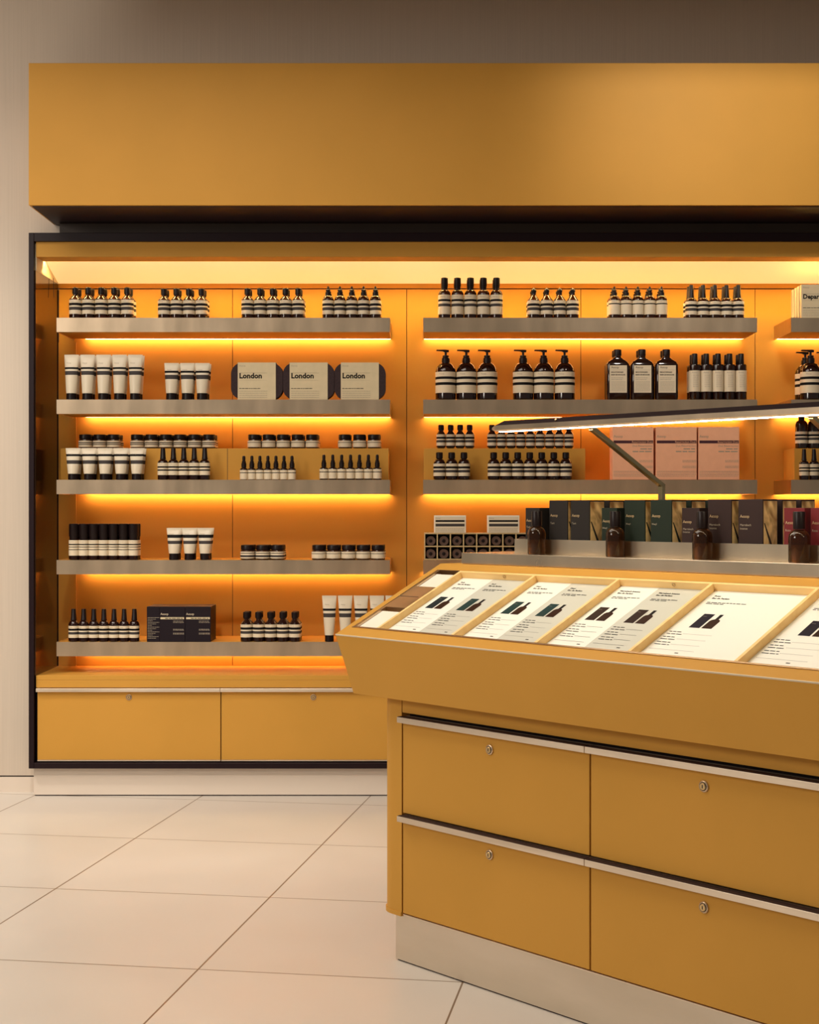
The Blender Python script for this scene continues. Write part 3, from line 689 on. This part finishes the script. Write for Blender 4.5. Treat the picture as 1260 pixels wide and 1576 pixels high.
def card(name, t0, t1, y0, y1, mat_, label, cat, group, fill=None):
    b = MB().box(0, t1-t0, 0, y1-y0, 0, .0012, mat_)
    if fill:
        title, pm, dots = fill; Wc = t1-t0; M = Matrix.Translation((0, 0, .0015)); x = .017
        b.text(title, .0085, x, .293, 'ink', M, bold=True); b.text('Eau de Parfum', .0085, x, .282, 'ink', M, bold=True)
        wide = Wc > .2
        words(b, x, x+(.115 if wide else .085), .263, .0046, 'ink', M, seed=int(t0*100)); words(b, x, x+.050, .257, .0046, 'ink', M, seed=int(t0*100)+1)
        bx = x+.004 if not wide else x+.03
        b.add([(bx, .146, 0), (bx+.030, .146, 0), (bx+.030, .211, 0), (bx, .211, 0)], [(0, 1, 2, 3)], pm, False, M)
        ox = bx+.035
        pts = [(0, 0), (.028, 0), (.028, .034), (.025, .040), (.019, .043), (.019, .065), (.009, .065), (.009, .043), (.003, .040), (0, .034)]
        b.add([(ox+p[0], .146+p[1], 0) for p in pts], [(0, 1, 2, 3, 8, 9), (3, 4, 7, 8)], 'print_amber', False, M)
        b.add([(ox+p[0], .146+p[1], 0) for p in ((.009, .043), (.019, .043), (.019, .065), (.009, .065))], [(0, 1, 2, 3)], 'ink', False, M)
        b.text('Aesop', .004, bx+.004, .198, 'ink_soft', Matrix.Translation((0, 0, .0018)))
        for q, y in enumerate((.118, .094, .070, .046)):
            x1 = x+.085 if not wide else x+.115
            if q < 3: words(b, x-.008, x+.030, y+.006-.002, .0046, 'ink', M, seed=q); words(b, x-.008, x+.034, y-.002-.0045, .0046, 'ink', M, seed=q+4)
            xx = x-.008 if q == 3 else x+.036
            if dots:
                while xx < x1: rule(b, xx, xx+.0022, y-.002, .0012, 'ink_grey', M); xx += .0042
            else: rule(b, xx, x1, y-.002, .0010, 'ink_grey', M)
        words(b, x+.072, x+.086, .032, .005, 'ink', M, seed=9)
    o = b.build(name); o.matrix_world = CWORLD @ Matrix.Translation((t0, y0, -ND+.0004))
    tag(o, label, cat, group)
spec = [(('Tacit', 'print_navy', True), ('Tacit', 'print_teal', True), 'first'), (('Hwyl', 'print_teal', True), ('Hwyl', 'print_teal', True), 'second'),
        (('Marrakech Intense', 'print_brown', False), ('Marrakech Intense', 'print_brown', False), 'third'), (('Rozu', 'print_violet', True), None, 'fourth'), (('Hwyl', 'print_violet', True), None, 'fifth')]
cyA, cyB = yb0+.0035, yb1-.0085
for i, (l, r, nm) in enumerate(spec):
    a, b = DV[i]+DW+.0005, DV[i+1]-.0005
    c = a+.121
    if r:
        card('fragrance_card', a, c, cyA, cyB, 'card_white', f'white fragrance card in the {nm} wooden compartment from the left', 'card', 'fragrance cards in the sloping display', l)
        card('fragrance_card', c+.0005, b, cyA, cyB, 'card_grey', f'pale grey fragrance card in the {nm} wooden compartment from the left', 'card', 'fragrance cards in the sloping display', r)
    else:
        card('fragrance_card', a, b, cyA, cyB, 'card_white', f'single wide white fragrance card in the {nm} wooden compartment from the left', 'card', 'fragrance cards in the sloping display', l)
for s0c, s1c, nm in ((.049, .144, 'lower'), (.262, .343, 'upper')):
    b = MB().box(0, .080, 0, sr(s1c)-sr(s0c)-.012, 0, .003, 'paper').build('blotter_stack')
    b.matrix_world = CWORLD @ Matrix.Translation((.0355, sr(s0c), -ND+.0105)); tag(b, f'white blotter papers in the {nm} pocket at the left end of the display', 'paper', 'blotter papers in the steel pockets')
    MB().box(.0345, .1165, sr(s0c), sr(s1c)-.013, -ND+.0001, -ND+.0102, 'steel', SL).build('pocket_block', ic)

# ledge and riser tray on top of the island
ZL = 1.0745
lg = tag(MB().box(t_at(710, .40), TE-.02, .40, sB-.40, zp+.0008, ZL, 'ledge_steel').build('steel_ledge', None, isl(0, 0, 0), RZ, bevel=.001),
         'flat brushed steel plinth slab lying along the top of the island', 'plinth')
ZT = 1.1150; ts = .2229; sa, sb2 = .455, sB-.455
tr = MB().box(ts, TE-.05, sa, sa+.004, ZL+.0005, ZT, 'ledge_steel').box(ts, TE-.05, sb2-.004, sb2, ZL+.0005, ZT, 'ledge_steel').box(ts, ts+.004, sa+.004, sb2-.004, ZL+.0005, ZT, 'ledge_steel')
tr.box(TE-.054, TE-.05, sa+.004, sb2-.004, ZL+.0005, ZT, 'ledge_steel').box(ts+.004, TE-.054, sa+.004, sb2-.004, ZL+.0005, ZL+.004, 'ledge_steel')
tag(tr.build('steel_tray', None, isl(0, 0, 0), RZ), 'long open steel tray holding the fragrance boxes on the island', 'tray')
ZBX = ZL+.0045
def frag_box(w_, d, h, m, big, title):
    e = MB().box(0, w_, 0, d, 0, h, m).build('fragrance_box', bevel=.0007)
    s = MB(); M = front(-.0005)
    s.text('Aesop', .0105, w_*.07, h*.69, 'brass_print', M); s.text(title, .0075, w_*.07, h*.55, 'ink_soft', M)
    if title == 'Marrakech': s.text('Intense', .0075, w_*.07, h*.49, 'ink_soft', M)
    s.build('print', e)
    if big:
        g = MB()
        g.add([(w_+.0005, .003, .004), (w_+.0005, d-.003, .004), (w_+.0005, d-.003, h-.004), (w_+.0005, .003, h-.004)], [(0, 1, 2, 3)], 'gold_art')
        g.add([(w_+.0009, .004, h*.60), (w_+.0009, .008, h*.60), (w_+.0009, d-.006, .004), (w_+.0009, d-.018, .004)], [(0, 1, 2, 3)], m)
        g.build('side_artwork', e)
    return e
sT = .464
for (m, colname, title, fx, small) in (('box_grey', 'charcoal', 'Tacit', ((845, 873), (878, 907)), (808.6, 830)), ('box_green', 'dark green', 'Hwyl', ((961, 992), (1001, 1035)), (925.7, 949)),
                                       ('box_brown', 'dark brown', 'Marrakech', ((1089, 1125), (1136, 1172)), (1049, 1076))):
    sB_ = .4605
    ta, tb_ = t_at(small[0], sB_), t_at(small[1], sB_)
    o = frag_box(tb_-ta, .040, .1215, m, False, title); o.location = isl(ta, sB_, ZBX); o.rotation_euler = RZ
    tag(o, f'small {colname} fragrance box directly behind an amber tester bottle', 'box', 'small fragrance boxes in the steel tray')
    first = None
    for ci, (xa, xb) in enumerate(fx):
        sF = sT
        ta, tb_ = t_at(xa, sF), t_at(xb, sF)
        for r in range(1 if ci == 0 else 3):
            if first is None: o = frag_box(tb_-ta, .060, .142, m, True, title); kids_of(o); first = o
            else: o = copy_tree(first)
            o.location = isl(ta, sF+r*.078, ZBX); o.rotation_euler = RZ
            pos = 'left one of the front pair' if ci == 0 else ['right one of the front pair', 'second row, gold side showing', 'rearmost row, gold side showing'][r]
            tag(o, f'tall {colname} fragrance box, {pos}', 'box', 'tall fragrance boxes in the steel tray')
for k, (xa, xb) in enumerate(((1206, 1238), (1247, 1282))):
    ta, tb_ = t_at(xa, .4605), t_at(xb, .4605)
    o = frag_box(tb_-ta, .045, .1215, 'box_red', False, 'Rozu'); o.location = isl(ta, .4605, ZBX); o.rotation_euler = RZ
    tag(o, f'red fragrance box behind the rightmost tester bottle, {["left", "right"][k]} one of the pair', 'box', 'small fragrance boxes in the steel tray')

tst = empty('tester_bottle'); RT = .0245
MB().lathe([(RT*.93, 0), (RT, .003), (RT, .054), (RT*.975, .060), (RT*.90, .066), (RT*.76, .0708), (RT*.56, .0738), (RT*.5, .0745), (RT*.5, .0765)], 'amber_tester', 36).build('glass_body', tst)
MB().lathe([(.0138, .077), (.0140, .0785), (.0140, .1155), (.0132, .117)], 'cap_black', 28).build('cap', tst)
kids_of(tst)
for k, (x, nm) in enumerate(((825.5, 'charcoal'), (946.5, 'dark green'), (1080.5, 'dark brown'), (1229.5, 'red'))):
    o = tst if k == 0 else copy_tree(tst)
    t = t_at(x, .4275); o.location = isl(t, .4275, ZL+.0005); o.rotation_euler = RZ
    tag(o, f'amber glass tester bottle with black cap in front of the {nm} boxes', 'bottle', 'tester bottles on the steel ledge')

# lamp over the sloping display
lm = empty('linear_lamp', isl(0, 0, 0), RZ); tag(lm, 'long slim metal lamp on angled arms glowing over the island display', 'lamp')
LZ, LS, LT = 1.4035, .33, t_at(763, .31)
sec = [(LS-.026, LZ), (LS+.026, LZ), (LS+.030, LZ+.004), (LS+.030, LZ+.016), (LS+.019, LZ+.028), (LS-.019, LZ+.028), (LS-.030, LZ+.016), (LS-.030, LZ+.004)]
h_ = MB(); n = 8
tip = [(LT-.008, (y-LS)*.9+LS, LZ+.004+(z-LZ)*.42) for y, z in sec]; a_ = [(LT+.006 if z < LZ+.02 else LT+.030, y, z) for y, z in sec]; b_ = [(TE-.1, y, z) for y, z in sec]
h_.add(tip+a_+b_, [tuple(range(n)), tuple(range(3*n-1, 2*n-1, -1))]+[(i+q*n, i+(q+1)*n, (i+1) % n+(q+1)*n, (i+1) % n+q*n) for q in range(2) for i in range(n)],
       ['steel', 'steel']+[('lamp_top' if i in (3, 4, 5) else 'steel') for q in range(2) for i in range(n)])
h_.build('housing', lm)
MB().box(LT+.012, TE-.12, LS-.021, LS-.009, LZ-.0016, LZ-.0003, 'lamp_led').build('light_strip', lm)
for x in (856,):
    t = t_at(x, LS-.025); MB().lathe([(.003, 0), (.003, .004)], 'brass', 10, Matrix.Translation((t, LS-.025, LZ+.021)) @ Matrix.Rotation(math.radians(50), 4, 'X')).build('screw', lm)
for tpost in (.6072, 1.2545, 1.90):
    MB().box(tpost-.007, tpost+.007, MS-.007, MS+.007, ZBX, 1.2637, 'bronze').build('post', lm, bevel=.001)
    v0 = Vector((tpost, MS, 1.260)); v1 = Vector((tpost, LS+.012, LZ-.001)); d = (v1-v0); 
    M = Matrix.Translation(v0) @ d.to_track_quat('Z', 'Y').to_matrix().to_4x4()
    MB().box(-.007, .007, -.006, .006, -.006, d.length, 'bronze', M).build('arm', lm, bevel=.001)
